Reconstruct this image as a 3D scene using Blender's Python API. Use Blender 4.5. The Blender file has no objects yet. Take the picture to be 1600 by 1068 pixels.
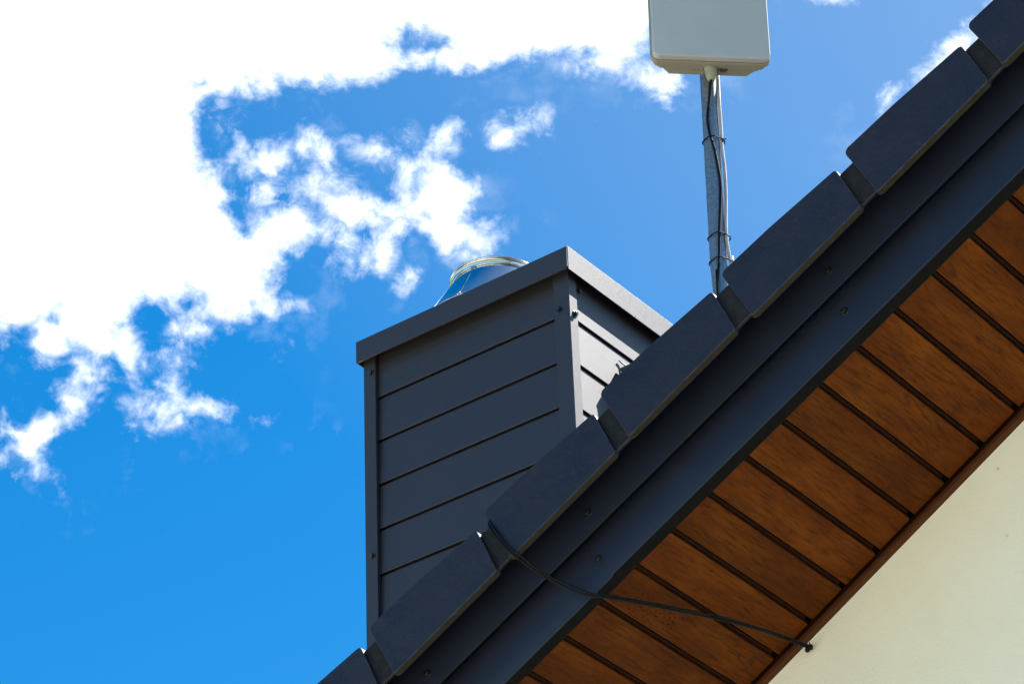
import bpy, bmesh, math, random
from mathutils import Vector, Matrix
random.seed(7)
D = bpy.data
scene = bpy.context.scene
COL = scene.collection

# ------------------------------------------------------------------ camera
CAM_R = Vector((0.79665315, 0.60349668, -0.03369739))
CAM_U = Vector((0.35385895, -0.42046636, 0.83545909))
CAM_F = Vector((-0.49002817, 0.67749523, 0.54851855))
cam_data = D.cameras.new('camera')
cam_data.sensor_width = 36.0
cam_data.lens = 5085.0 / 1600.0 * 36.0
cam_data.clip_start = 0.1
cam_data.clip_end = 6000.0
cam = D.objects.new('camera', cam_data)
COL.objects.link(cam)
M = Matrix.Identity(4)
for i in range(3):
    M[i][0] = CAM_R[i]; M[i][1] = CAM_U[i]; M[i][2] = -CAM_F[i]
cam.matrix_world = M
scene.camera = cam

# ------------------------------------------------------------------ sun and sky
SUN_DIR = Vector((0.33, 0.67, 1.0)).normalized()          # towards the sun
SUN_EL = math.asin(SUN_DIR.z)
SUN_ROT = math.atan2(SUN_DIR.x, SUN_DIR.y)
sd = D.lights.new('sun', 'SUN'); sd.energy = 5.0; sd.angle = math.radians(0.5); sd.color = (1.0, 0.96, 0.9)
sun = D.objects.new('sun', sd); COL.objects.link(sun)
sun.rotation_euler = SUN_DIR.to_track_quat('Z', 'Y').to_euler()
sun.location = (20, 40, 60)

scene.view_settings.view_transform = 'Standard'
scene.view_settings.look = 'None'
scene.view_settings.exposure = 1.45
scene.view_settings.gamma = 1.0


class NT:
    """small helper that strings nodes together"""
    def __init__(self, tree):
        self.t = tree
        self.t.nodes.clear()

    def n(self, typ, **kw):
        nd = self.t.nodes.new(typ)
        for k, v in kw.items():
            setattr(nd, k, v)
        return nd

    def set(self, sock, v):
        if hasattr(v, 'is_output') or isinstance(v, bpy.types.NodeSocket):
            self.t.links.new(v, sock)
        else:
            sock.default_value = v

    def math(self, op, a, b=0.0, c=0.0, clamp=False):
        m = self.n('ShaderNodeMath', operation=op, use_clamp=clamp)
        self.set(m.inputs[0], a); self.set(m.inputs[1], b); self.set(m.inputs[2], c)
        return m.outputs[0]

    def vmath(self, op, a, b=(0, 0, 0), scale=None):
        m = self.n('ShaderNodeVectorMath', operation=op)
        self.set(m.inputs[0], a); self.set(m.inputs[1], b)
        if scale is not None:
            self.set(m.inputs[3], scale)
        return m.outputs['Value'] if op in ('DOT_PRODUCT', 'LENGTH') else m.outputs[0]

    def noise(self, vec, scale, detail=4.0, rough=0.55, dist=0.0, color=False):
        m = self.n('ShaderNodeTexNoise')
        self.set(m.inputs['Vector'], vec)
        m.inputs['Scale'].default_value = scale
        m.inputs['Detail'].default_value = detail
        m.inputs['Roughness'].default_value = rough
        m.inputs['Distortion'].default_value = dist
        return m.outputs['Color'] if color else m.outputs['Fac']

    def ramp(self, fac, stops, interp='LINEAR'):
        m = self.n('ShaderNodeValToRGB')
        cr = m.color_ramp
        cr.interpolation = interp
        while len(cr.elements) < len(stops):
            cr.elements.new(0.5)
        for e, (p, c) in zip(cr.elements, stops):
            e.position = p
            e.color = c if len(c) == 4 else (*c, 1)
        self.set(m.inputs[0], fac)
        return m.outputs[0]

    def mix(self, fac, a, b, blend='MIX'):
        m = self.n('ShaderNodeMix', data_type='RGBA', blend_type=blend)
        self.set(m.inputs[0], fac)
        self.set(m.inputs[6], a if not isinstance(a, tuple) or len(a) == 4 else (*a, 1))
        self.set(m.inputs[7], b if not isinstance(b, tuple) or len(b) == 4 else (*b, 1))
        return m.outputs[2]

    def mapr(self, v, a, b, c=0.0, d=1.0, interp='LINEAR'):
        m = self.n('ShaderNodeMapRange', interpolation_type=interp)
        self.set(m.inputs[0], v)
        for i, x in enumerate((a, b, c, d)):
            m.inputs[i + 1].default_value = x
        return m.outputs[0]


world = D.worlds.new('World')
scene.world = world
world.use_nodes = True
w = NT(world.node_tree)
tc = w.n('ShaderNodeTexCoord')
dirv = tc.outputs['Generated']
sky = w.n('ShaderNodeTexSky', sky_type='NISHITA')
sky.sun_disc = False
sky.sun_elevation = SUN_EL
sky.sun_rotation = SUN_ROT
sky.air_density = 1.0; sky.dust_density = 0.3; sky.ozone_density = 2.0
SKY_STR = 0.070
# cloud chart: a gnomonic map of the sky round a fixed compass direction (unit = 100 px of the photo)
K = 50.85
dF = w.math('MAXIMUM', w.vmath('DOT_PRODUCT', dirv, tuple(CAM_F)), 0.02)
cu = w.math('ADD', w.math('MULTIPLY', w.math('DIVIDE', w.vmath('DOT_PRODUCT', dirv, tuple(CAM_R)), dF), K), 8.0)
cv = w.math('SUBTRACT', 5.34, w.math('MULTIPLY', w.math('DIVIDE', w.vmath('DOT_PRODUCT', dirv, tuple(CAM_U)), dF), K))
cmb = w.n('ShaderNodeCombineXYZ')
w.set(cmb.inputs[0], cu); w.set(cmb.inputs[1], cv)
chart = cmb.outputs[0]
# domain warp
wn = w.noise(chart, 0.9, 6.0, 0.62, color=True)
wv = w.vmath('SCALE', w.vmath('SUBTRACT', wn, (0.5, 0.5, 0.5)), scale=0.5)
wn2 = w.noise(chart, 3.4, 5.0, 0.6, color=True)
wv2 = w.vmath('SCALE', w.vmath('SUBTRACT', wn2, (0.5, 0.5, 0.5)), scale=0.34)
wp = w.vmath('ADD', w.vmath('ADD', chart, wv), wv2)
flat = w.vmath('MULTIPLY', wp, (1, 1, 0))


def blob_field(blobs, vec):
    acc = None
    for (cx, cy, rx, ry, rot) in blobs:
        mp = w.n('ShaderNodeMapping', vector_type='TEXTURE')
        w.set(mp.inputs[0], vec)
        mp.inputs[1].default_value = (cx, cy, 0)
        mp.inputs[2].default_value = (0, 0, math.radians(rot))
        mp.inputs[3].default_value = (rx, ry, 1)
        v = w.math('MULTIPLY', w.math('SUBTRACT', 1.0, w.vmath('LENGTH', mp.outputs[0])), min(rx, ry, 1.2))
        acc = v if acc is None else w.math('SMOOTH_MAX', acc, v, 0.12)
    return acc


CLOUDS = [  # centre x, y, radii, turn (degrees)
    (0.0, 1.0, 3.2, 3.0, 0), (1.0, 2.9, 2.35, 2.0, 0), (2.9, 0.1, 3.6, 1.28, 0), (5.2, 0.1, 1.6, 1.25, 0), (2.2, 1.6, 0.95, 1.2, 0),
    (0.3, 3.6, 1.8, 1.55, 0), (2.7, 3.7, 1.15, 1.05, 20), (3.55, 4.2, 0.75, 0.68, 0), (1.45, 4.6, 0.62, 1.0, 0), (1.95, 5.35, 0.22, 0.72, -10),
    (2.6, 4.3, 0.9, 0.5, 0), (7.3, 0.2, 1.5, 0.86, -4), (8.7, 0.05, 1.4, 0.80, -4), (9.5, 0.35, 0.68, 0.60, 10), (9.95, 0.15, 0.35, 0.5, 0),
    (10.3, 1.22, 0.40, 0.2, 8), (9.4, 0.95, 0.35, 0.18, 20), (8.02, 2.02, 0.34, 0.12, -12), (7.85, 2.15, 0.16, 0.09, 0),
    (4.2, 2.5, 0.34, 0.19, 15), (4.75, 2.36, 0.36, 0.08, 8), (5.2, 2.75, 0.5, 0.12, 50), (5.5, 3.25, 0.55, 0.24, 30), (3.78, 2.3, 0.12, 0.2, 0),
    (4.5, 3.55, 0.75, 0.28, 5), (5.35, 3.8, 0.16, 0.28, 20), (6.1, 2.5, 0.42, 0.12, 8), (6.4, 2.75, 0.12, 0.3, 0), (6.95, 3.15, 0.54, 0.50, 0), (6.4, 3.25, 0.44, 0.26, 0),
    (5.95, 3.95, 0.26, 0.20, 40), (7.2, 3.6, 0.50, 0.24, 10), (6.32, 4.36, 0.13, 0.16, 0), (4.15, 4.75, 0.32, 0.15, 60), (3.2, 4.75, 0.7, 0.24, 8), (3.9, 4.8, 0.4, 0.12, 0),
    (3.05, 5.17, 0.22, 0.13, 0), (2.78, 5.6, 0.07, 0.22, 25), (2.62, 6.5, 0.17, 0.12, -45), (3.05, 6.32, 0.30, 0.06, 12), (2.75, 5.98, 0.06, 0.13, 0), (2.45, 6.72, 0.14, 0.06, 0),
    (1.25, 5.85, 0.18, 0.45, 20), (1.2, 6.2, 0.24, 0.28, 40), (0.62, 6.72, 0.45, 0.16, -35), (0.5, 7.1, 0.17, 0.36, -35), (0.25, 6.75, 0.22, 0.12, 30), (0.75, 5.35, 0.3, 0.3, 30),
    (14.85, 0.85, 0.5, 0.09, -42), (15.0, 0.66, 0.25, 0.08, -42), (14.05, 1.42, 0.12, 0.07, -42), (13.0, -0.1, 0.2, 0.08, 0), (6.9, 2.2, 0.08, 0.16, 40),
]
HOLES = [(6.35, 0.72, 0.30, 0.22, -20), (6.75, 0.80, 0.28, 0.12, 0), (6.25, 1.1, 0.10, 0.18, 0), (2.95, 4.78, 0.18, 0.14, 0), (4.9, 1.40, 0.25, 0.16, 0), (3.35, 1.95, 0.28, 0.4, 0),
         (3.7, 3.25, 0.2, 0.16, 0), (4.68, 2.75, 0.16, 0.25, 0), (4.2, 3.0, 0.45, 0.14, 20), (2.2, 5.0, 0.1, 0.25, 0), (1.75, 6.1, 0.3, 0.25, 0)]
fld = blob_field(CLOUDS, flat)
hol = blob_field(HOLES, flat)
fld = w.math('SMOOTH_MIN', fld, w.math('MULTIPLY', hol, -1.0), 0.15)
fine = w.math('SUBTRACT', w.noise(chart, 1.7, 7.0, 0.60, 0.3), 0.5)
fld = w.math('ADD', fld, w.math('MULTIPLY', fine, 0.95))
near = w.mapr(fld, -0.17, 0.34, 0.0, 1.0, 'SMOOTHSTEP')
# thin veil around the clouds
veil = w.math('MULTIPLY', w.mapr(fld, -0.75, 0.1, 0.0, 1.0, 'SMOOTHSTEP'), w.mapr(w.noise(chart, 1.1, 6.0, 0.6), 0.55, 0.85, 0.0, 0.2))
THIN = [(4.2, 3.05, 0.8, 0.35, 15), (4.95, 2.95, 0.45, 0.4, 0), (6.6, 0.95, 0.35, 0.2, 0), (5.7, 3.6, 0.9, 0.4, 0), (2.85, 5.2, 0.35, 0.3, 0), (9.2, 1.05, 0.9, 0.22, 0),
        (7.3, 4.0, 0.5, 0.2, 0), (1.4, 5.9, 0.35, 0.4, 0), (3.45, 1.8, 0.2, 0.4, 0), (6.9, 2.3, 0.35, 0.3, 0), (2.6, 6.6, 0.5, 0.25, 0)]
thin = w.math('MULTIPLY', w.mapr(blob_field(THIN, flat), -0.05, 0.25, 0.0, 1.0, 'SMOOTHSTEP'), w.mapr(w.noise(chart, 1.9, 7.0, 0.62, 0.4), 0.42, 0.72, 0.0, 0.85))
near = w.math('MAXIMUM', w.math('MAXIMUM', near, veil), thin)
# elsewhere in the sky: scattered fair-weather clouds
outu = w.math('SUBTRACT', w.math('ABSOLUTE', w.math('SUBTRACT', cu, 8.0)), 10.5)
outv = w.math('SUBTRACT', w.math('ABSOLUTE', w.math('SUBTRACT', cv, 5.34)), 8.0)
outm = w.mapr(w.math('MAXIMUM', outu, outv), 0.0, 3.0)
far = w.mapr(w.noise(dirv, 2.6, 8.0, 0.58), 0.60, 0.70, 0.0, 1.0, 'SMOOTHSTEP')
mixm = w.n('ShaderNodeMix', data_type='FLOAT')
w.set(mixm.inputs[0], outm); w.set(mixm.inputs[2], near); w.set(mixm.inputs[3], far)
dens = mixm.outputs[0]
hs = w.n('ShaderNodeHueSaturation')
hs.inputs['Hue'].default_value = 0.5
sdot = w.vmath('DOT_PRODUCT', dirv, tuple(SUN_DIR))
w.set(hs.inputs['Saturation'], w.mapr(sdot, 0.63, 0.80, 1.49, 1.16))
hs.inputs['Value'].default_value = 1.0
w.set(hs.inputs['Color'], sky.outputs[0])
skyc = w.vmath('MULTIPLY', w.vmath('SCALE', hs.outputs[0], scale=SKY_STR), (1.0, 1.06, 1.0))
body = w.mapr(w.noise(chart, 0.8, 5.0, 0.55), 0.3, 0.7, 0.60, 0.74)
cloudc = w.vmath('SCALE', (0.93, 0.955, 1.0), scale=body)
tot = w.mix(dens, skyc, cloudc)
bg = w.n('ShaderNodeBackground')
w.set(bg.inputs[0], tot)
bg.inputs[1].default_value = 1.0
wo = w.n('ShaderNodeOutputWorld')
w.t.links.new(bg.outputs[0], wo.inputs[0])


# ------------------------------------------------------------------ materials
def material(name):
    m = D.materials.new(name)
    m.use_nodes = True
    g = NT(m.node_tree)
    out = g.n('ShaderNodeOutputMaterial')
    b = g.n('ShaderNodeBsdfPrincipled')
    g.t.links.new(b.outputs[0], out.inputs[0])
    tcn = g.n('ShaderNodeTexCoord')
    return m, g, b, tcn.outputs['Object']


def bump(g, b, h, strength=0.3, dist=0.002):
    bn = g.n('ShaderNodeBump')
    bn.inputs['Strength'].default_value = strength
    bn.inputs['Distance'].default_value = dist
    g.set(bn.inputs['Height'], h)
    g.t.links.new(bn.outputs[0], b.inputs['Normal'])


def scl(g, v, s):
    return g.vmath('MULTIPLY', v, s)


def mat_sheet(name, base, rough=0.42, grain=0.35, var=0.12, spec=0.5, specks=0.0):
    m, g, b, co = material(name)
    big = g.noise(co, 3.0, 5.0, 0.6)
    streak = g.noise(scl(g, co, (9, 9, 1.2)), 2.0, 4.0, 0.6)
    f = g.math('ADD', g.math('MULTIPLY', big, 0.6), g.math('MULTIPLY', streak, 0.4))
    lo = tuple(c * (1 - var) for c in base); hi = tuple(c * (1 + var) for c in base)
    fine = g.noise(co, 420.0, 2.0, 0.6)
    col = g.mix(g.mapr(f, 0.3, 0.7), lo, hi)
    g.set(b.inputs['Base Color'], col)
    rg = g.mapr(fine, 0.3, 0.7, rough - 0.05, rough + 0.07)
    if specks:
        rg = g.math('ADD', rg, g.mapr(g.noise(co, 330.0, 2.0, 0.6), 0.56, 0.66, 0.0, specks))
    g.set(b.inputs['Roughness'], rg)
    b.inputs['Specular IOR Level'].default_value = spec
    h = g.math('ADD', g.noise(co, 420.0, 3.0, 0.75), g.math('MULTIPLY', g.noise(co, 4.0, 2.0, 0.5), 5.0))
    bump(g, b, h, grain, 0.0012)
    return m


def mat_tile():
    m, g, b, co = material('tile_coating')
    oi = g.n('ShaderNodeObjectInfo')
    co = g.vmath('ADD', co, g.vmath('SCALE', (7.3, 3.1, 5.7), scale=oi.outputs['Random']))
    big = g.noise(co, 6.0, 6.0, 0.6)
    spots = g.noise(co, 60.0, 4.0, 0.7)
    col = g.mix(g.mapr(big, 0.3, 0.7), (0.0075, 0.0065, 0.0155), (0.0125, 0.0105, 0.0225))
    dust = g.mapr(spots, 0.55, 0.75, 0.0, 0.5)
    col = g.mix(dust, col, (0.03, 0.03, 0.034))
    g.set(b.inputs['Base Color'], col)
    g.set(b.inputs['Roughness'], g.mapr(big, 0.3, 0.7, 0.42, 0.62))
    h = g.math('ADD', g.math('MULTIPLY', g.noise(co, 14.0, 5.0, 0.6), 4.0), g.noise(co, 210.0, 4.0, 0.7))
    bump(g, b, h, 0.42, 0.0025)
    return m


def mat_rawtile():
    m, g, b, co = material('raw_tile_edge')
    n1 = g.noise(co, 30.0, 6.0, 0.7)
    col = g.ramp(n1, [(0.3, (0.010, 0.007, 0.004)), (0.5, (0.026, 0.018, 0.007)), (0.62, (0.020, 0.020, 0.006)), (0.75, (0.045, 0.026, 0.012))])
    g.set(b.inputs['Base Color'], col)
    b.inputs['Roughness'].default_value = 0.9
    bump(g, b, g.noise(co, 120.0, 6.0, 0.7), 0.8, 0.004)
    return m


def mat_headtile():
    m, g, b, co = material('weathered_tile_head')
    n1 = g.noise(co, 38.0, 6.0, 0.7)
    col = g.ramp(n1, [(0.3, (0.003, 0.003, 0.004)), (0.55, (0.008, 0.008, 0.010)), (0.75, (0.024, 0.022, 0.024))])
    g.set(b.inputs['Base Color'], col)
    b.inputs['Roughness'].default_value = 0.85
    bump(g, b, g.noise(co, 120.0, 6.0, 0.7), 0.8, 0.004)
    return m


def mat_wood():
    m, g, b, co = material('golden_oak_soffit')
    # per-board offset: boards repeat every 0.1 m along the slope axis, object X is along the slope here
    sep = g.n('ShaderNodeSeparateXYZ'); g.set(sep.inputs[0], co)
    bi = g.math('FLOOR', g.math('ADD', g.math('MULTIPLY', sep.outputs[0], 10.0), 0.065))
    wnz = g.n('ShaderNodeTexWhiteNoise', noise_dimensions='1D'); g.set(wnz.inputs['W'], bi)
    off = g.vmath('SCALE', wnz.outputs['Color'], scale=30.0)
    p = g.vmath('ADD', co, off)
    # cathedral figure: stretched noise turned into rings
    st = scl(g, p, (9.0, 1.15, 9.0))
    ring = g.noise(st, 1.5, 3.0, 0.5, 0.5)
    rr = g.math('FRACT', g.math('MULTIPLY', ring, 13.0))
    rr = g.math('ABSOLUTE', g.math('SUBTRACT', rr, 0.5))
    fibre = g.noise(scl(g, p, (120.0, 9.0, 120.0)), 2.0, 5.0, 0.7)
    cloud = g.noise(scl(g, p, (9.0, 3.0, 9.0)), 1.6, 5.0, 0.6)
    base = g.ramp(cloud, [(0.28, (0.078, 0.0180, 0.002)), (0.5, (0.122, 0.0300, 0.0030)), (0.74, (0.185, 0.0525, 0.0045))])
    tone = g.mapr(wnz.outputs['Value'], 0.0, 1.0, 0.82, 1.12)
    base = g.vmath('SCALE', base, scale=tone)
    dark = g.math('MULTIPLY', g.mapr(rr, 0.0, 0.2, 1.0, 0.0), g.mapr(g.noise(scl(g, p, (6.0, 2.0, 6.0)), 1.3, 3.0), 0.42, 0.6, 0.12, 0.8))
    base = g.mix(dark, base, (0.05, 0.016, 0.005))
    base = g.mix(g.mapr(fibre, 0.48, 0.68, 0.0, 0.75), base, (0.035, 0.010, 0.003))
    g.set(b.inputs['Base Color'], base)
    g.set(b.inputs['Roughness'], g.mapr(fibre, 0.3, 0.7, 0.42, 0.62))
    b.inputs['Specular IOR Level'].default_value = 0.05
    h = g.math('ADD', fibre, g.math('MULTIPLY', cloud, 0.5))
    bump(g, b, h, 0.22, 0.0012)
    return m


def mat_trim():
    m, g, b, co = material('brown_trim')
    n1 = g.noise(scl(g, co, (3.0, 60.0, 60.0)), 2.0, 4.0, 0.6)
    col = g.mix(g.mapr(n1, 0.3, 0.7), (0.060, 0.017, 0.0045), (0.085, 0.026, 0.006))
    g.set(b.inputs['Base Color'], col)
    b.inputs['Roughness'].default_value = 0.5
    b.inputs['Specular IOR Level'].default_value = 0.15
    bump(g, b, n1, 0.15, 0.001)
    return m


def mat_wall():
    m, g, b, co = material('cream_render')
    big = g.noise(co, 0.9, 4.0, 0.5)
    mid = g.noise(co, 9.0, 6.0, 0.6)
    f = g.math('ADD', g.math('MULTIPLY', big, 0.7), g.math('MULTIPLY', mid, 0.3))
    col = g.mix(g.mapr(f, 0.35, 0.65), (0.885, 0.815, 0.63), (0.935, 0.885, 0.75))
    vor = g.n('ShaderNodeTexVoronoi'); g.set(vor.inputs['Vector'], co); vor.inputs['Scale'].default_value = 9.0
    speck = g.mapr(vor.outputs['Distance'], 0.02, 0.045, 0.5, 0.0)
    col = g.mix(speck, col, (0.45, 0.41, 0.3))
    grit = g.noise(co, 90.0, 5.0, 0.7)
    col = g.mix(g.mapr(grit, 0.55, 0.75, 0.0, 0.07), col, (0.5, 0.45, 0.34))
    st = g.noise(g.vmath('MULTIPLY', co, (2.2, 2.2, 0.7)), 1.5, 6.0, 0.6)
    col = g.mix(g.mapr(st, 0.55, 0.75, 0.0, 0.14), col, (0.62, 0.56, 0.42))
    g.set(b.inputs['Base Color'], col)
    b.inputs['Roughness'].default_value = 0.88
    h = g.math('ADD', g.noise(co, 160.0, 5.0, 0.65), g.math('MULTIPLY', mid, 2.0))
    bump(g, b, h, 0.35, 0.0025)
    return m


def mat_simple(name, col, rough, metal=0.0, nscale=40.0, var=0.15, bstr=0.15, spec=0.5):
    m, g, b, co = material(name)
    n1 = g.noise(co, nscale, 5.0, 0.6)
    g.set(b.inputs['Base Color'], g.mix(g.mapr(n1, 0.3, 0.7), tuple(c * (1 - var) for c in col), tuple(min(1, c * (1 + var)) for c in col)))
    g.set(b.inputs['Roughness'], g.mapr(n1, 0.3, 0.7, max(0.02, rough * 0.85), min(1, rough * 1.15)))
    b.inputs['Metallic'].default_value = metal
    b.inputs['Specular IOR Level'].default_value = spec
    if bstr:
        bump(g, b, n1, bstr, 0.001)
    return m


def mat_galv():
    m, g, b, co = material('galvanised_steel')
    vor = g.n('ShaderNodeTexVoronoi'); g.set(vor.inputs['Vector'], co); vor.inputs['Scale'].default_value = 160.0
    sp = g.n('ShaderNodeSeparateColor'); g.set(sp.inputs[0], vor.outputs['Color'])
    n1 = g.noise(co, 25.0, 5.0, 0.6)
    f = g.math('ADD', g.math('MULTIPLY', sp.outputs[0], 0.45), g.math('MULTIPLY', n1, 0.55))
    g.set(b.inputs['Base Color'], g.mix(g.mapr(f, 0.2, 0.8), (0.20, 0.215, 0.235), (0.34, 0.36, 0.38)))
    g.set(b.inputs['Roughness'], g.mapr(f, 0.2, 0.8, 0.5, 0.32))
    b.inputs['Metallic'].default_value = 0.75
    bump(g, b, n1, 0.12, 0.001)
    return m


def mat_ground():
    m, g, b, co = material('pale_gravel_ground')
    n1 = g.noise(co, 0.15, 6.0, 0.6); n2 = g.noise(co, 14.0, 6.0, 0.7)
    grass = g.mix(n2, (0.045, 0.075, 0.02), (0.09, 0.13, 0.035))
    gravel = g.mix(n2, (0.54, 0.50, 0.41), (0.70, 0.65, 0.54))
    ln = g.vmath('LENGTH', g.vmath('SUBTRACT', co, (-2.0, 3.0, 0.0)))
    f = g.mapr(g.math('ADD', ln, g.math('MULTIPLY', n1, 4.0)), 15.0, 17.0)
    g.set(b.inputs['Base Color'], g.mix(f, gravel, grass))
    b.inputs['Roughness'].default_value = 0.95
    bump(g, b, n2, 0.5, 0.02)
    return m


MT = dict(
    sheet=mat_sheet('anthracite_sheet', (0.0195, 0.0140, 0.0200), 0.535, 0.07, spec=0.92, specks=-0.20),
    fascia=mat_sheet('anthracite_fascia_sheet', (0.0135, 0.0155, 0.0290), 0.37, 0.08, spec=0.55, var=0.22),
    under=mat_simple('painted_underside_shade', (0.004, 0.004, 0.004), 0.8, 0.0, 30, 0.2, spec=0.12),  # near-black colour, shade painted onto the fascia undersides
    tile=mat_tile(), edge=mat_simple('worn_tile_edge', (0.035, 0.035, 0.045), 0.7, 0.0, 90, 0.6, spec=0.3), raw=mat_rawtile(), head=mat_headtile(),
    wood=mat_wood(), trim=mat_trim(), wall=mat_wall(), galv=mat_galv(), ground=mat_ground(),
    gap=mat_simple('dark_groove', (0.022, 0.008, 0.004), 0.8, 0.0, 30, 0.2, spec=0.05),
    deck=mat_simple('roof_underlay', (0.004, 0.003, 0.003), 0.9, spec=0.05),
    bolt=mat_simple('dark_bolt', (0.014, 0.015, 0.016), 0.22, 0.2, 200, 0.3, spec=0.9),
    chrome=mat_simple('polished_stainless', (0.62, 0.64, 0.66), 0.07, 1.0, 12, 0.05, 0.03),
    rim=mat_simple('brushed_stainless_rim', (0.66, 0.67, 0.69), 0.16, 1.0, 60, 0.08, 0.05),
    radome=mat_simple('grey_white_plastic', (0.50, 0.495, 0.48), 0.45, 0.0, 6, 0.04, 0.04),
    shell=mat_simple('beige_plastic', (0.33, 0.30, 0.22), 0.5, 0.0, 8, 0.06, 0.05),
    gland=mat_simple('pale_gland_plastic', (0.36, 0.35, 0.27), 0.5, 0.0, 60, 0.12),
    plug=mat_simple('brown_vent_plug', (0.09, 0.06, 0.045), 0.6),
    led=mat_simple('green_print', (0.06, 0.30, 0.14), 0.6),
    cable=mat_simple('black_cable', (0.005, 0.005, 0.006), 0.6, 0.0, 100, 0.3, spec=0.2),
    greycable=mat_simple('pale_grey_cable', (0.50, 0.48, 0.47), 0.5, 0.0, 40, 0.15),
    lead=mat_simple('grey_green_metal', (0.16, 0.19, 0.18), 0.5, 0.5, 60, 0.3),
)


# ------------------------------------------------------------------ mesh helpers
def link(name, bm, mats, parent=None, origin=Vector((0, 0, 0)), bevel=0.0, smooth=False, segs=2, loc=None):
    """bm is in world coordinates; verts are stored relative to origin"""
    me = D.meshes.new(name)
    bmesh.ops.recalc_face_normals(bm, faces=bm.faces)
    for v in bm.verts:
        v.co -= origin
    bm.to_mesh(me); bm.free()
    if not isinstance(mats, (list, tuple)):
        mats = [mats]
    for m in mats:
        me.materials.append(m)
    ob = D.objects.new(name, me)
    COL.objects.link(ob)
    if parent:
        ob.parent = parent
    if loc is not None:
        ob.location = loc
    if smooth:
        for p in me.polygons:
            p.use_smooth = True
    if bevel > 0:
        md = ob.modifiers.new('bevel', 'BEVEL')
        md.width = bevel; md.segments = segs; md.limit_method = 'ANGLE'; md.angle_limit = math.radians(40)
    return ob


def thing(name, label, cat, loc, group=None):
    o = D.objects.new(name, None)
    o.empty_display_size = 0.2
    COL.objects.link(o)
    o.location = loc
    o['label'] = label; o['category'] = cat
    if group:
        o['group'] = group
    return o


def hexa(bm, pts, mi=0):
    """8 points: bottom ring 0-3, top ring 4-7"""
    v = [bm.verts.new(p) for p in pts]
    for idx in ((0, 1, 2, 3), (4, 5, 6, 7), (0, 1, 5, 4), (1, 2, 6, 5), (2, 3, 7, 6), (3, 0, 4, 7)):
        f = bm.faces.new([v[i] for i in idx]); f.material_index = mi
    return v


def box(bm, x0, x1, y0, y1, z0, z1, mi=0):
    hexa(bm, [Vector(p) for p in ((x0, y0, z0), (x1, y0, z0), (x1, y1, z0), (x0, y1, z0), (x0, y0, z1), (x1, y0, z1), (x1, y1, z1), (x0, y1, z1))], mi)


def prism(bm, poly, a, b, mi=0, xf=lambda p: p):
    """poly of 2D points (p,q); a and b are extrusion coordinates; xf maps (p, e, q) to world"""
    va = [bm.verts.new(xf((p, a, q))) for p, q in poly]
    vb = [bm.verts.new(xf((p, b, q))) for p, q in poly]
    n = len(poly)
    fs = [bm.faces.new(va), bm.faces.new(vb)]
    for i in range(n):
        fs.append(bm.faces.new((va[i], va[(i + 1) % n], vb[(i + 1) % n], vb[i])))
    for f in fs:
        f.material_index = mi
    return fs


def catmull(pts, n=8):
    pts = [Vector(p) for p in pts]
    P = [pts[0] * 2 - pts[1]] + pts + [pts[-1] * 2 - pts[-2]]
    out = []
    for i in range(1, len(P) - 2):
        a, b, c, d = P[i - 1:i + 3]
        for k in range(n):
            t = k / n
            out.append(0.5 * ((2 * b) + (c - a) * t + (2 * a - 5 * b + 4 * c - d) * t * t + (3 * b - a - 3 * c + d) * t ** 3))
    out.append(pts[-1])
    return out


def tube(bm, pts, rad, seg=10, caps=True, mi=0):
    n = len(pts)
    rads = rad if isinstance(rad, (list, tuple)) else [rad] * n
    ref = Vector((0.3, 0.9, 0.2)).normalized()
    rings = []
    for i, p in enumerate(pts):
        t = (pts[min(i + 1, n - 1)] - pts[max(i - 1, 0)]).normalized()
        a = t.cross(ref).normalized(); b = t.cross(a).normalized()
        rings.append([bm.verts.new(p + (a * math.cos(2 * math.pi * k / seg) + b * math.sin(2 * math.pi * k / seg)) * rads[i]) for k in range(seg)])
    for i in range(n - 1):
        for k in range(seg):
            f = bm.faces.new((rings[i][k], rings[i][(k + 1) % seg], rings[i + 1][(k + 1) % seg], rings[i + 1][k]))
            f.smooth = True; f.material_index = mi
    if caps:
        bm.faces.new(rings[0]); bm.faces.new(rings[-1])


def lathe(bm, c, prof, seg=96, axis=None, mi=0, closed=False):
    """prof: (radius, height) list"""
    ax = (axis or Vector((0, 0, 1))).normalized()
    a = ax.orthogonal().normalized(); b = ax.cross(a)
    rings = []
    for r_, h_ in prof:
        rings.append([bm.verts.new(c + ax * h_ + (a * math.cos(2 * math.pi * k / seg) + b * math.sin(2 * math.pi * k / seg)) * r_) for k in range(seg)])
    m = len(rings)
    for i in range(m if closed else m - 1):
        A = rings[i]; B = rings[(i + 1) % m]
        for k in range(seg):
            f = bm.faces.new((A[k], A[(k + 1) % seg], B[(k + 1) % seg], B[k])); f.smooth = True; f.material_index = mi
    return rings


def hexbolt(bm, c, nrm, r=0.0055, h=0.006, wr=0.0075, turn=0.3):
    nrm = nrm.normalized()
    for rr, h0, h1, seg in ((wr, 0.0, 0.0022, 20), (r, 0.0022, 0.0022 + h, 6)):
        a = nrm.orthogonal().normalized(); b = nrm.cross(a)
        ring = [[c + nrm * hh + (a * math.cos(2 * math.pi * k / seg + turn) + b * math.sin(2 * math.pi * k / seg + turn)) * rr for k in range(seg)] for hh in (h0, h1)]
        v0 = [bm.verts.new(p) for p in ring[0]]; v1 = [bm.verts.new(p) for p in ring[1]]
        bm.faces.new(v0); bm.faces.new(v1)
        for k in range(seg):
            bm.faces.new((v0[k], v0[(k + 1) % seg], v1[(k + 1) % seg], v1[k]))


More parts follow.
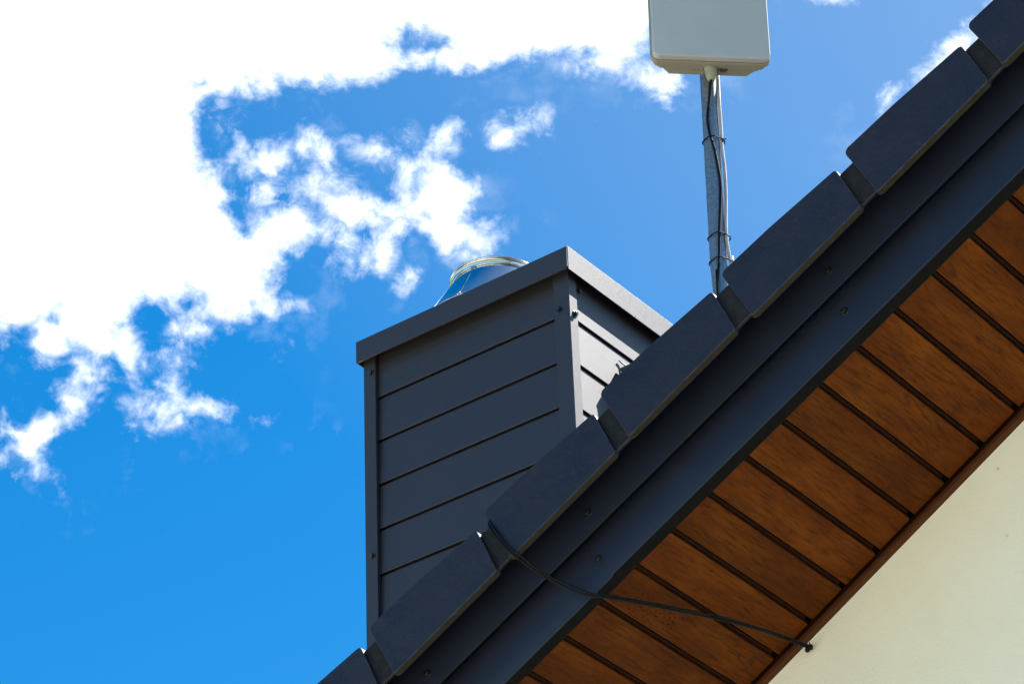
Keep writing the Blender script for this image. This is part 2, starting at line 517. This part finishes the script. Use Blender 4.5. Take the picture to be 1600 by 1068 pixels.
# ------------------------------------------------------------------ ground
GZ = -1.6
bm = bmesh.new()
vs = [bm.verts.new((x, y, GZ)) for x, y in ((-2500, -2500), (2500, -2500), (2500, 2500), (-2500, 2500))]
bm.faces.new(vs)
g_ = link('ground', bm, MT['ground']); g_['kind'] = 'structure'

# ------------------------------------------------------------------ house frame (r up the slope, y away from the viewer, n out of the roof)
SL = math.radians(27.5986)
O = Vector((-3.02840559, 4.56742335, 3.06484226))
RV = Vector((math.cos(SL), 0, math.sin(SL))); NV = Vector((-math.sin(SL), 0, math.cos(SL))); YV = Vector((0, 1, 0))
W0 = 0.4882; TAPER = -0.04654                       # soffit width and how it narrows up the slope
R_EAVE, R_RIDGE = -3.1, 2.75


def S(p):
    return O + RV * p[0] + YV * p[1] + NV * p[2]


def S2(p):                                           # the far slope, mirrored about the ridge
    q = S(p)
    xr = (O + RV * R_RIDGE).x
    return Vector((2 * xr - q.x, q.y, q.z))


def wy(r):
    return W0 + TAPER * r


house = thing('house', 'cream rendered gable house with anthracite verge and golden oak soffit', 'house', (O.x, O.y + 4, GZ))
HO = Vector(house.location)

# wall
xr = (O + RV * R_RIDGE).x
zr = (O + RV * R_RIDGE).z


def wall_y(x):
    return O.y + W0 + TAPER / math.cos(SL) * (x - O.x) + 0.02


def under(x):
    return O.z + (x - O.x) * math.tan(SL) + 0.03 if x < xr else O.z + (2 * xr - x - O.x) * math.tan(SL) + 0.03


bm = bmesh.new()
xl_ = (O + RV * (R_EAVE + 0.7)).x; xrr = 2 * xr - xl_
fr = [(xl_, GZ - 0.2), (xrr, GZ - 0.2), (xrr, under(xrr)), (xr, under(xr)), (xl_, under(xl_))]
va = [bm.verts.new((x, wall_y(x), z)) for x, z in fr]
vb = [bm.verts.new((x, 13.0, z)) for x, z in fr]
bm.faces.new(va); bm.faces.new(vb)
for i in range(5):
    bm.faces.new((va[i], va[(i + 1) % 5], vb[(i + 1) % 5], vb[i]))
link('wall', bm, MT['wall'], house, HO)

# soffit: boards 0.1 m apart with a recessed groove between them; local X runs up the slope
bm = bmesh.new()
i0, i1 = int(R_EAVE * 10) + 1, int(R_RIDGE * 10)
LEAN = 0.0045
for i in range(i0, i1):
    ra, rb = i * 0.1 + 0.0065, (i + 1) * 0.1 - 0.0065
    prof = [(ra, 0.0015), (ra + 0.0015, 0.0), (rb - 0.0015, 0.0), (rb, 0.0015), (rb, 0.012), (ra, 0.012)]
    va = [bm.verts.new((p, -0.01, q)) for p, q in prof]
    vb = [bm.verts.new((p, wy(p), q)) for p, q in prof]
    bm.faces.new(va); bm.faces.new(vb)
    for k in range(6):
        bm.faces.new((va[k], va[(k + 1) % 6], vb[(k + 1) % 6], vb[k]))
    # groove floor (a little lower than the roof deck)
    rc, rd = rb + 0.0032, ra + 0.1 - 0.0030
    q = [(a, b_, z) for z in (0.0045, 0.012) for a, b_ in ((rc, -0.01), (rd, -0.01), (rd, wy(rd) - 0.014), (rc, wy(rc) - 0.014))]
    hexa(bm, q, 1)
# rows of small ventilation slots on the one perforated board
so = link('soffit', bm, [MT['wood'], MT['gap']], house)
so.matrix_parent_inverse = Matrix.Identity(4)
mm = Matrix.Identity(4)
for i in range(3):
    mm[i][0] = RV[i]; mm[i][1] = YV[i]; mm[i][2] = NV[i]
mm.translation = O - HO
so.matrix_local = mm

bm = bmesh.new()
for k in range(46):                                  # small ventilation pits in one board
    row = k % 4
    y = 0.02 + (k // 4) * 0.016 + row * 0.006 + random.uniform(-.004, .004)
    r = -0.080 + row * 0.013 + random.uniform(-.004, .004)
    l = random.uniform(0.0014, 0.0036); wd = random.uniform(0.0005, 0.0009)
    q = [S((r + a * wd, y + b_ * l, -0.0006)) for a, b_ in ((-1, -1), (1, -1), (1, 1), (-1, 1))]
    q2 = [p + NV * 0.0012 for p in q]
    hexa(bm, q + q2)
vent = link('ventilation_slots', bm, MT['gap'], so)
vent.parent = house
for v in vent.data.vertices:
    v.co -= HO

# soffit edge trim along the wall
bm = bmesh.new()


def wallbox(bm, r0, r1, e0, e1, n0, n1):
    hexa(bm, [S((r, wy(r) + e, n)) for r, e, n in ((r0, e0, n0), (r1, e0, n0), (r1, e1, n0), (r0, e1, n0), (r0, e0, n1), (r1, e0, n1), (r1, e1, n1), (r0, e1, n1))])


wallbox(bm, R_EAVE, R_RIDGE, 0.005, 0.026, -0.0175, -0.0045)
link('soffit_trim', bm, MT['trim'], house, HO, 0.003, segs=3)
bm = bmesh.new()
wallbox(bm, R_EAVE, R_RIDGE, 0.0145, 0.0192, -0.0043, 0.011)  # dark strip set into the gap, its colour stands in for shade
link('trim_shadow_strip', bm, MT['gap'], house, HO)

# roof deck that closes the verge box
bm = bmesh.new()
prism(bm, [(R_EAVE, 0.0135), (R_RIDGE + 0.007, 0.0135), (R_RIDGE + 0.13, 0.25), (R_EAVE, 0.25)], -0.012, 8.2, 0, S)
prism(bm, [(R_EAVE, 0.0135), (R_RIDGE + 0.006, 0.0135), (R_RIDGE + 0.129, 0.25), (R_EAVE, 0.25)], -0.013, 8.19, 0, S2)
link('roof_deck', bm, MT['deck'], house, HO)

# fascia: lower board in two lengths with a lapped joint, upper board standing proud of it
bm = bmesh.new()


def cprof(bm, r0, r1, prof):
    prism(bm, prof, r0, r1, 0, lambda p: S((p[1], p[0], p[2])))


JR = -0.045
cprof(bm, R_EAVE, JR + 0.004, [(-0.030, -0.0012), (-0.030, 0.125), (-0.018, 0.125), (-0.018, 0.02), (-0.002, 0.02), (-0.002, -0.0022)])
cprof(bm, JR, R_RIDGE, [(-0.0318, 0.0008), (-0.0318, 0.127), (-0.0185, 0.127), (-0.0185, 0.022), (-0.001, 0.022), (-0.001, -0.0008)])
lf = link('lower_fascia', bm, MT['fascia'], house, HO, 0.0018)
bm = bmesh.new()
cprof(bm, R_EAVE, R_RIDGE, [(-0.061, 0.0900), (-0.061, 0.26), (-0.0325, 0.26), (-0.0325, 0.108), (-0.0590, 0.0915)])
uf = link('upper_fascia', bm, MT['fascia'], house, HO, 0.0015)


def dark_under(ob):  # downward faces get a painted-in shade colour
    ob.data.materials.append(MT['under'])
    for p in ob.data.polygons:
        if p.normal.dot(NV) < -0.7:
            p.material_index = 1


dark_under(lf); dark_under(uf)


def screws(parent, pts, y, nrm, origin, size=1.0, world_pts=False):
    for p in pts:
        bm = bmesh.new()
        c = p if world_pts else S((p[0], y, p[1]))
        hexbolt(bm, Vector((0, 0, 0)), nrm, 0.0062 * size, 0.0060, 0.0092 * size, random.uniform(0, 1))
        link('screw', bm, MT['bolt'], parent, loc=c - origin, bevel=0.0008)


screws(uf, [(0.658, 0.1375), (-0.004, 0.1330), (-0.459, 0.132), (1.32, 0.1365)], -0.061, -YV, HO)
screws(lf, [(0.628, 0.0615), (-0.046, 0.0535), (-0.75, 0.055), (1.3, 0.060)], -0.0316, -YV, HO)

# ------------------------------------------------------------------ roof with stepped tile courses
PER = 0.3314
T0 = 0.497
TS = Vector((0, -0.025, 0)) + RV * 0.006 - NV * 0.0235      # the verge tiles hang this much further out


def tile_face(dr=0.0):
    """outline of the hanging edge of a verge tile in (r, n)"""
    r0 = T0
    pts = [(r0 - 0.004, 0.156), (r0 - 0.001, 0.168), (r0, 0.262)]
    cr = 0.0135
    for k in range(0, 7):                            # rounded nose
        a = math.pi - k / 6 * (math.pi / 2 - 0.08)
        pts.append((r0 + cr + math.cos(a) * cr, 0.2765 + math.sin(a) * cr))
    pts += [(r0 + 0.13, 0.2845), (r0 + 0.293, 0.2695), (r0 + 0.2985, 0.2655), (r0 + 0.2985, 0.255), (r0 + 0.291, 0.157), (r0 + 0.286, 0.152), (r0 + 0.004, 0.151)]
    return pts


def make_verge_tile(parent):
    bm = bmesh.new()
    f = tile_face()
    prism(bm, f, -0.110, -0.093, 0, S)               # hanging edge
    # top plate: lies behind the edge, joined at the top
    r0 = T0
    prism(bm, [(r0, 0.262), (r0 + 0.002, 0.2755), (r0 + 0.006, 0.286), (r0 + 0.016, 0.291), (r0 + 0.298, 0.2665), (r0 + 0.298, 0.243)], -0.0929, 0.268, 0, S)
    for fc in bm.faces:
        fc.normal_update()
    bmesh.ops.recalc_face_normals(bm, faces=bm.faces)
    for fc in bm.faces:
        if fc.normal.dot(NV) < -0.7:
            fc.material_index = 1
    # narrower head that runs under the next tile
    prism(bm, [(r0 + 0.27, 0.160), (r0 + 0.30, 0.162), (r0 + 0.375, 0.162), (r0 + 0.375, 0.259), (r0 + 0.27, 0.262)], -0.0985, -0.0905, 2, S)
    prism(bm, [(r0 + 0.27, 0.247), (r0 + 0.39, 0.236), (r0 + 0.39, 0.256), (r0 + 0.27, 0.2625)], -0.0904, 0.266, 2, S)
    return link('verge_tile', bm, [MT['tile'], MT['raw'], MT['head'], MT['edge']], parent, HO, 0.0018)


# tiled field behind the verge tiles
bm = bmesh.new()
for side, fn in ((0, S), (1, S2)):
    y0 = 0.246 if side == 0 else -0.11
    k0, k1 = -10, 6
    for k in range(k0, k1 + 1):
        r0 = T0 + k * PER
        r1 = min(r0 + 0.3314, R_RIDGE + 0.1)
        if r0 < R_EAVE - 0.1 or r0 > R_RIDGE + 0.05:
            continue
        prism(bm, [(r0, 0.25), (r0, 0.285), (r0 + 0.01, 0.291), (r1 + 0.02, 0.264), (r1 + 0.02, 0.245)], y0, 8.3, 0, fn)
roof = link('roof', bm, [MT['tile']], house, HO)
proto = make_verge_tile(roof)
proto.modifiers['bevel'].material = 3
rt = random.Random(3)
for k in range(-9, 7):
    r0 = T0 + k * PER
    if r0 > R_RIDGE - 0.2:
        continue
    o = proto if k == 0 else proto.copy()
    if k != 0:
        COL.objects.link(o); o.parent = roof
    o.location = TS + RV * (k * PER + rt.uniform(-0.002, 0.002)) + Vector((0, rt.uniform(-0.0035, 0.0035), 0)) + NV * rt.uniform(-0.0015, 0.0015)

# ridge tiles
bm = bmesh.new()
ridge_c = (O + RV * R_RIDGE).z
for k in range(24):
    y0 = O.y - 0.11 + k * 0.36
    zz = zr + 0.27 / math.cos(SL)
    pts = []
    for j in range(13):
        a = math.pi * j / 12
        pts.append((math.cos(a) * 0.13, math.sin(a) * 0.1))
    va = [bm.verts.new((xr + p * 1.04, y0, zz + q * 1.04)) for p, q in pts]
    vb = [bm.verts.new((xr + p, y0 + 0.385, zz + q)) for p, q in pts]
    for j in range(12):
        bm.faces.new((va[j], va[j + 1], vb[j + 1], vb[j]))
    bm.faces.new(va); bm.faces.new(vb)
link('ridge_tiles', bm, MT['tile'], house, HO)

# ------------------------------------------------------------------ chimney
X0, X1 = -4.4995, -3.8360                           # outer faces of the corner posts
Y0c, Y1c = 5.5550, 6.42
ZT = 4.690                                          # top of the cap
ZB = 2.2
ch = thing('chimney', 'anthracite metal clad chimney with lapped siding rising behind the roof edge', 'chimney', ((X0 + X1) / 2, (Y0c + Y1c) / 2, ZB))
CO = Vector(ch.location)
LAP = 0.13083
ZL = [4.5202 - LAP * i for i in range(0, 18)]


def siding(bm, a0, a1, xf, zs, ztop):
    """lapped boards; depth coordinate d=0 is the lip of each lap, positive goes into the wall"""
    prev = ztop
    prof = [(0.0045, ztop)]
    for z in zs:
        if z < ZB:
            break
        prof += [(0.0, z + 0.001), (0.0006, z), (0.0022, z), (0.0022, z + 0.012), (0.026, z + 0.012), (0.026, z - 0.0060), (0.0045, z - 0.0066)]
    prof.append((0.0, ZB))
    va = [bm.verts.new(xf(a0, d, z)) for d, z in prof]
    vb = [bm.verts.new(xf(a1, d, z)) for d, z in prof]
    for i in range(len(prof) - 1):
        bm.faces.new((va[i], vb[i], vb[i + 1], va[i + 1]))


# siding: front (-Y), right (+X), left (-X), back (+Y)
bm = bmesh.new()
siding(bm, X0 + 0.02, X1 - 0.02, lambda a, d, z: Vector((a, Y0c + 0.0115 + d, z)), ZL, ZT - 0.012)
siding(bm, Y0c + 0.02, Y1c - 0.02, lambda a, d, z: Vector((X1 - 0.0060 - d, a, z)), [z - 0.0125 for z in ZL], ZT - 0.012)
siding(bm, Y0c + 0.02, Y1c - 0.02, lambda a, d, z: Vector((X0 + 0.0115 + d, a, z)), ZL, ZT - 0.012)
siding(bm, X0 + 0.02, X1 - 0.02, lambda a, d, z: Vector((a, Y1c - 0.0115 - d, z)), ZL, ZT - 0.012)
link('siding', bm, MT['sheet'], ch, CO)
bm = bmesh.new()
box(bm, X0 + 0.042, X1 - 0.042, Y0c + 0.042, Y1c - 0.042, ZB, ZT - 0.013)
link('core', bm, MT['deck'], ch, CO)


def post(px, py, sx, sy, armx, army):
    bm = bmesh.new()
    t = 0.0105 if sy < 0 else 0.0105
    poly = [(0, 0), (armx, 0), (armx, t), (0.0052, t), (0.0052, army), (0, army)]
    P = [(px - sx * p, py - sy * q) for p, q in poly]
    va = [bm.verts.new((x, y, ZB)) for x, y in P]; vb = [bm.verts.new((x, y, ZT - 0.0135)) for x, y in P]
    bm.faces.new(va); bm.faces.new(vb)
    for i in range(6):
        bm.faces.new((va[i], va[(i + 1) % 6], vb[(i + 1) % 6], vb[i]))
    return link('corner_post', bm, MT['sheet'], ch, CO, 0.0012)


pR = post(X1, Y0c, 1, -1, 0.0485, 0.034)
pL = post(X0, Y0c, -1, -1, 0.0385, 0.034)
post(X1, Y1c, 1, 1, 0.0385, 0.034)
post(X0, Y1c, -1, 1, 0.0385, 0.034)
screws(pL, [Vector((-4.4741, Y0c, 4.5949)), Vector((-4.477, Y0c, 4.049))], 0, -YV, CO, 1.0, True)
screws(pR, [Vector((-3.8678, Y0c, 4.5297)), Vector((-3.872, Y0c, 3.98))], 0, -YV, CO, 1.05, True)
screws(pR, [Vector((X1, 5.5752, 4.5138)), Vector((X1, 5.577, 3.97))], 0, Vector((1, 0, 0)), CO, 1.05, True)
sid_s = [o for o in ch.children if o.name.startswith('siding')][0]
screws(sid_s, [Vector((X1 - 0.008, 5.608, 4.602))], 0, Vector((1, 0, 0)), CO, 1.0, True)

# cap: a folded tray turned upside down
bm = bmesh.new()
cx0, cx1, cy0, cy1 = X0 - 0.005, X1 + 0.019, Y0c - 0.025, Y1c + 0.025
t = 0.0022
zb = 4.6225
box(bm, cx0, cx1 - 0.004, cy0, cy0 + t, zb + 0.002, ZT - 0.0002)          # front
box(bm, cx1 - t, cx1, cy0 + 0.0015, cy1, zb - 0.002, ZT)             # right
box(bm, cx0, cx0 + t, cy0 + t, cy1, zb + 0.002, ZT - 0.0004)
box(bm, cx0 + t, cx1 - t, cy1 - t, cy1 - 0.0001, zb, ZT - 0.0004)
box(bm, cx0 + t, cx1 - t, cy0 + t, cy1 - t, ZT - 0.004, ZT - 0.0008)      # top sheet
# hemmed lower edges
box(bm, cx0 + 0.003, cx1 - 0.006, cy0 + t, cy0 + t + 0.005, zb + 0.003, zb + 0.0045)
# folded corner tab between the front and the right apron
hexa(bm, [Vector(p) for p in ((cx1 - 0.0075, cy0 - 0.0016, zb + 0.004), (cx1 - 0.0015, cy0 - 0.0030, zb + 0.004), (cx1 - 0.0010, cy0 + 0.0005, zb + 0.004), (cx1 - 0.0070, cy0 + 0.0005, zb + 0.004),
                              (cx1 - 0.0035, cy0 - 0.0012, ZT - 0.001), (cx1 - 0.0015, cy0 - 0.0016, ZT - 0.001), (cx1 - 0.0010, cy0 + 0.0005, ZT - 0.001), (cx1 - 0.0030, cy0 + 0.0005, ZT - 0.001))])
link('cap', bm, MT['sheet'], ch, CO, 0.0008)

# box added on the right face so its edge throws the slanting shadow
bm = bmesh.new()
box(bm, X1 - 0.004, X1 + 0.040, 5.772, 6.25, 3.2, 4.440)
br = link('shadow_caster', bm, MT['sheet'], ch, CO, 0.002)
bm = bmesh.new()
box(bm, X1 - 0.003, X1 + 0.046, 5.766, 5.83, 4.4405, 4.449)
box(bm, X1 + 0.0405, X1 + 0.046, 5.768, 5.80, 4.41, 4.440)
link('clamp', bm, MT['lead'], br, CO, 0.0015)
bm = bmesh.new()
tube(bm, catmull([Vector((X1 - 0.005, 5.770, 4.474)), Vector((X1 - 0.003, 5.785, 4.470)), Vector((X1 + 0.006, 5.80, 4.462)), Vector((X1 + 0.025, 5.815, 4.449))]), 0.0022, 8)
link('shadow_caster_wire', bm, MT['lead'], br, CO)

# flue
FC = Vector((-4.217, 5.765, 4.750))
bm = bmesh.new()
lathe(bm, FC, [(0.132, -0.0595), (0.132, -0.0295)], 64)
lathe(bm, FC, [(0.132, -0.030), (0.2010, -0.030), (0.2020, -0.0275), (0.1985, -0.0245), (0.1950, -0.0190), (0.1155, 0.106), (0.1150, 0.108)], 128)
fl = link('flue_cowl', bm, MT['chrome'], ch, CO, smooth=True)
bm = bmesh.new()
lathe(bm, FC, [(0.1150, 0.1075), (0.1178, 0.1075), (0.1186, 0.1095), (0.1172, 0.1215), (0.1205, 0.1235), (0.1228, 0.1240), (0.1236, 0.1256), (0.1228, 0.1272), (0.1205, 0.1272), (0.1175, 0.1250), (0.1150, 0.1200)], 128, closed=True)
link('flue_rim', bm, MT['rim'], fl, CO, smooth=True)
bm = bmesh.new()
az = math.radians(-82)
dd = Vector((math.cos(az), math.sin(az), 0)); tt = Vector((-dd.y, dd.x, 0))
tube(bm, [FC + dd * 0.1955 + Vector((0, 0, -0.0190)), FC + dd * 0.1158 + Vector((0, 0, 0.107))], 0.0010, 6)
tube(bm, [FC + dd * 0.1995 + Vector((0, 0, -0.0245)) - tt * 0.006, FC + dd * 0.194 + Vector((0, 0, -0.016))], 0.0026, 8)
box(bm, *(v for pr in ((FC.x + dd.x * 0.1175 - 0.007, FC.x + dd.x * 0.1175 + 0.007), (FC.y + dd.y * 0.1175 - 0.003, FC.y + dd.y * 0.1175 + 0.002), (FC.z + 0.099, FC.z + 0.108)) for v in pr))
link('flue_seam', bm, MT['rim'], fl, CO)

# ------------------------------------------------------------------ antenna on its mast
MB = Vector((-3.3600, 5.5, 4.3629)); MTp = Vector((-3.3425, 5.5, 5.05))
ax = (MTp - MB).normalized()
roofz = lambda x, n: O.z + (x - O.x) * math.tan(SL) + n / math.cos(SL)
foot = MB - ax * (MB.z - roofz(MB.x, 0.27))
ant = thing('antenna', 'pale grey panel antenna on a galvanised pole above the roof edge', 'antenna', foot)
AO = Vector(foot)


def mp(z):                                          # point on the mast axis at height z
    return MB + ax * ((z - MB.z) / ax.z)


bm = bmesh.new()
RM = 0.0205
hts = [foot.z, 4.30, 4.33, 4.365, 4.405, 4.44, 4.60, 4.80, 5.0, 5.25]
rx = [0.0205, 0.0205, 0.0175, 0.0185, 0.0205, 0.0205, 0.0205, 0.0205, 0.0205, 0.0205]
seg = 40
rings = []
for z, a_ in zip(hts, rx):
    c = mp(z)
    rings.append([bm.verts.new(c + CAM_R * 0 + Vector((math.cos(2 * math.pi * k / seg) * a_, math.sin(2 * math.pi * k / seg) * a_, 0))) for k in range(seg)])
for i in range(len(rings) - 1):
    for k in range(seg):
        f = bm.faces.new((rings[i][k], rings[i][(k + 1) % seg], rings[i + 1][(k + 1) % seg], rings[i + 1][k])); f.smooth = True
bm.faces.new(rings[-1])
mast = link('mast', bm, MT['galv'], ant, AO)
bm = bmesh.new()
lathe(bm, foot, [(0.075, -0.01), (0.075, 0.0), (0.03, 0.012), (0.022, 0.05)], 32)
link('mast_foot', bm, MT['galv'], ant, AO)

# panel: frame (lateral L, outward Nn, up ax)
th = math.radians(43)
Lv = Vector((math.cos(th), math.sin(th), 0)); Nn = Vector((math.sin(th), -math.cos(th), 0))
PC = Vector((-3.3435, 5.5, 4.9768)) + Nn * 0.092 - Lv * 0.0055 + ax * -0.031     # centre of the radome's lower edge region


def Pn(l, d, h):
    return PC + Lv * l + Nn * d + ax * h


def roundrect(x0, x1, z0, z1, r, n=6, tilt=0.0):
    pts = []
    for cx, cz, a0 in ((x1 - r, z0 + r, -90), (x1 - r, z1 - r, 0), (x0 + r, z1 - r, 90), (x0 + r, z0 + r, 180)):
        for k in range(n + 1):
            a = math.radians(a0 + 90 * k / n)
            x, z = cx + r * math.cos(a), cz + r * math.sin(a)
            pts.append((x, z))
    return pts


def slab(bm, outline, d0, d1):
    prism(bm, outline, d0, d1, 0, lambda p: Pn(p[0], p[1], p[2]))


HB = 0.017
bm = bmesh.new()
slab(bm, roundrect(-0.1460, 0.1475, HB + 0.000, HB + 0.36, 0.017), -0.020, 0.0)
radome = link('radome', bm, MT['radome'], ant, AO, 0.004, segs=3)
bm = bmesh.new()
slab(bm, roundrect(-0.1485, 0.1500, HB - 0.002, HB + 0.362, 0.019), -0.034, -0.0205)
slab(bm, roundrect(-0.1400, 0.1420, HB + 0.003, HB + 0.355, 0.014), -0.050, -0.0345)
slab(bm, roundrect(-0.1270, 0.1290, HB + 0.006, HB + 0.35, 0.010), -0.060, -0.0505)
prism(bm, [(-0.114, -0.0605), (0.118, -0.0605), (0.100, -0.083), (-0.095, -0.083)], HB + 0.007, HB + 0.34, 0, lambda p: Pn(p[0], p[2], p[1]))
shell = link('housing', bm, MT['shell'], ant, AO, 0.002)
bm = bmesh.new()
gc = Pn(0.005, -0.052, HB + 0.006)
lathe(bm, gc, [(0.0, 0.0), (0.0165, 0.0), (0.0165, -0.004), (0.0142, -0.005), (0.0142, -0.018), (0.0130, -0.020), (0.0125, -0.028), (0.0085, -0.037), (0.0045, -0.038), (0.0, -0.038)], 28, ax)
link('cable_gland', bm, MT['gland'], ant, AO)
bm = bmesh.new()
lathe(bm, gc, [(0.0145, 0.0), (0.0185, 0.0), (0.0185, -0.0025), (0.0145, -0.0025)], 28, ax, closed=True)
link('gland_washer', bm, MT['plug'], ant, AO)
bm = bmesh.new()
pc = Pn(0.038, -0.056, HB + 0.0068)
lathe(bm, pc, [(0.0, -0.003), (0.0095, -0.003), (0.0108, -0.0015), (0.0108, 0.001)], 24, ax)
link('vent_plug', bm, MT['plug'], ant, AO)
bm = bmesh.new()
for k in range(3):
    c = Pn(-0.040 + k * 0.0075, -0.060, HB + 0.0066)
    hexa(bm, [c + Lv * a * 0.0017 + Nn * b_ * 0.0026 + ax * h_ for h_ in (-0.0008, 0.001) for a, b_ in ((-1, -1), (1, -1), (1, 1), (-1, 1))])
link('indicator_mark', bm, MT['led'], shell, AO)
# bracket between shell and mast, hidden behind the panel
for z in (0.14, 0.24):
    bm = bmesh.new()
    slab(bm, [(-0.03, HB + z), (0.03, HB + z), (0.03, HB + z + 0.03), (-0.03, HB + z + 0.03)], -0.108, -0.0835)
    link('mast_bracket', bm, MT['galv'], ant, AO)

# cables along the mast; offsets are lateral (across the view) and forward of the mast surface
LAT = Vector((0.797, 0.603, 0)).normalized(); FWD = Vector((0.603, -0.797, 0)).normalized()


def mpt(z, lat, fwd):
    return mp(z) + LAT * lat + FWD * fwd


cab = [gc - ax * 0.036, mpt(4.91, 0.000, 0.040), mpt(4.885, -0.002, 0.030), mpt(4.83, -0.009, 0.0235), mpt(4.78, -0.0055, 0.0240), mpt(4.74, 0.003, 0.0240), mpt(4.68, 0.011, 0.0205), mpt(4.63, 0.0148, 0.0190),
       mpt(4.57, 0.011, 0.0215), mpt(4.50, 0.0050, 0.0240), mpt(4.44, 0.0015, 0.0240), mpt(4.40, -0.0015, 0.0235), mpt(4.35, -0.0065, 0.022), mpt(4.28, -0.008, 0.024), mpt(foot.z + 0.02, -0.01, 0.026)]
bm = bmesh.new()
tube(bm, catmull(cab, 8), 0.0034, 10)
link('black_cable', bm, MT['cable'], ant, AO)
cab2 = [mpt(5.02, 0.026, -0.01), mpt(4.93, 0.0245, 0.004), mpt(4.88, 0.0235, 0.010), mpt(4.80, 0.0245, 0.008), mpt(4.75, 0.0240, 0.008), mpt(4.68, 0.0275, 0.005), mpt(4.60, 0.0265, 0.006), mpt(4.50, 0.0215, 0.012),
        mpt(4.45, 0.0240, 0.008), mpt(4.40, 0.0300, 0.002), mpt(4.33, 0.034, 0.0), mpt(foot.z + 0.02, 0.034, 0.0)]
bm = bmesh.new()
tube(bm, catmull(cab2, 8), 0.0042, 10)
link('grey_cable', bm, MT['greycable'], ant, AO)
for z, tail in ((4.772, True), (4.487, False), (4.416, False)):
    bm = bmesh.new()
    ring = []
    for k in range(49):
        a = 2 * math.pi * k / 48
        la, fw = math.cos(a), math.sin(a)
        rl = 0.0225 + (0.0095 if la > 0.7 else 0.0) * (la - 0.7) / 0.3 + (0.006 * max(0, fw) ** 6)
        ring.append(mpt(z + 0.0015 * math.sin(a * 2), la * rl, fw * rl))
    tube(bm, ring, 0.0017, 6, False)
    if tail:
        c0 = mpt(z, 0.026, 0.010)
        bmesh.ops.create_icosphere(bm, subdivisions=1, radius=0.0048, matrix=Matrix.Translation(c0))
        tube(bm, [c0, c0 + LAT * 0.006 + FWD * 0.004, c0 + LAT * 0.013 + Vector((0, 0, 0.002))], 0.0013, 6)
        tube(bm, [c0, c0 + FWD * 0.004 - Vector((0, 0, 0.010))], 0.0016, 6)
    link('cable_tie', bm, MT['cable'], ant, AO)

# ------------------------------------------------------------------ cable led over the roof edge and through the wall
wp_ = lambda r, e, n: S((r, wy(r) + e, n))
pathA = [S((-0.150, 0.06, 0.305)), S((-0.157, -0.02, 0.296)), S((-0.1615, -0.085, 0.276)), S((-0.1680, -0.112, 0.254)), S((-0.1695, -0.116, 0.225)), S((-0.1660, -0.1180, 0.192)), S((-0.1620, -0.119, 0.160)), S((-0.157, -0.115, 0.134)),
         S((-0.1490, -0.098, 0.098)), S((-0.1370, -0.080, 0.064)), S((-0.113, -0.062, 0.012)), S((-0.0900, -0.052, -0.024)), S((-0.072, -0.030, -0.034)), S((0.005, 0.22, -0.034)), S((0.040, 0.36, -0.034)), S((0.061, 0.472, -0.0375)), S((0.0645, 0.492, -0.0395))]
for i_ in range(2, 8):
    pathA[i_] = pathA[i_] + TS * (0.9 if i_ < 7 else 0.6)
cb = thing('cable', 'pair of thin black cables led over the tiles and along the soffit into the wall', 'cable', pathA[0])
KO = Vector(cb.location)
bm = bmesh.new()
tube(bm, catmull(pathA, 8), 0.0023, 8)
link('strand', bm, MT['cable'], cb, KO)
pathB = []
for i, p in enumerate(pathA):
    s = 0.0062 if 2 <= i <= 11 else 0.004
    s *= (0.6 + 0.5 * math.sin(i * 1.1) ** 2)
    pathB.append(p + RV * s + NV * (0.003 if i > 11 else 0.001))
bm = bmesh.new()
tube(bm, catmull(pathB, 8), 0.0023, 8)
link('strand', bm, MT['cable'], cb, KO)
bm = bmesh.new()
e = pathA[-1]
for k in range(5):
    c = e + Vector((random.uniform(-.004, .006), random.uniform(-.003, .004), random.uniform(-.005, .004)))
    bmesh.ops.create_icosphere(bm, subdivisions=2, radius=random.uniform(0.003, 0.006), matrix=Matrix.Translation(c))
for k in range(4):
    d = Vector((random.uniform(-1, 1), -0.6, random.uniform(-1, 1))).normalized()
    tube(bm, [e, e + d * 0.013], 0.0011, 5)
link('sealant', bm, MT['cable'], cb, KO)

scene.render.resolution_x = 1024
scene.render.resolution_y = 683
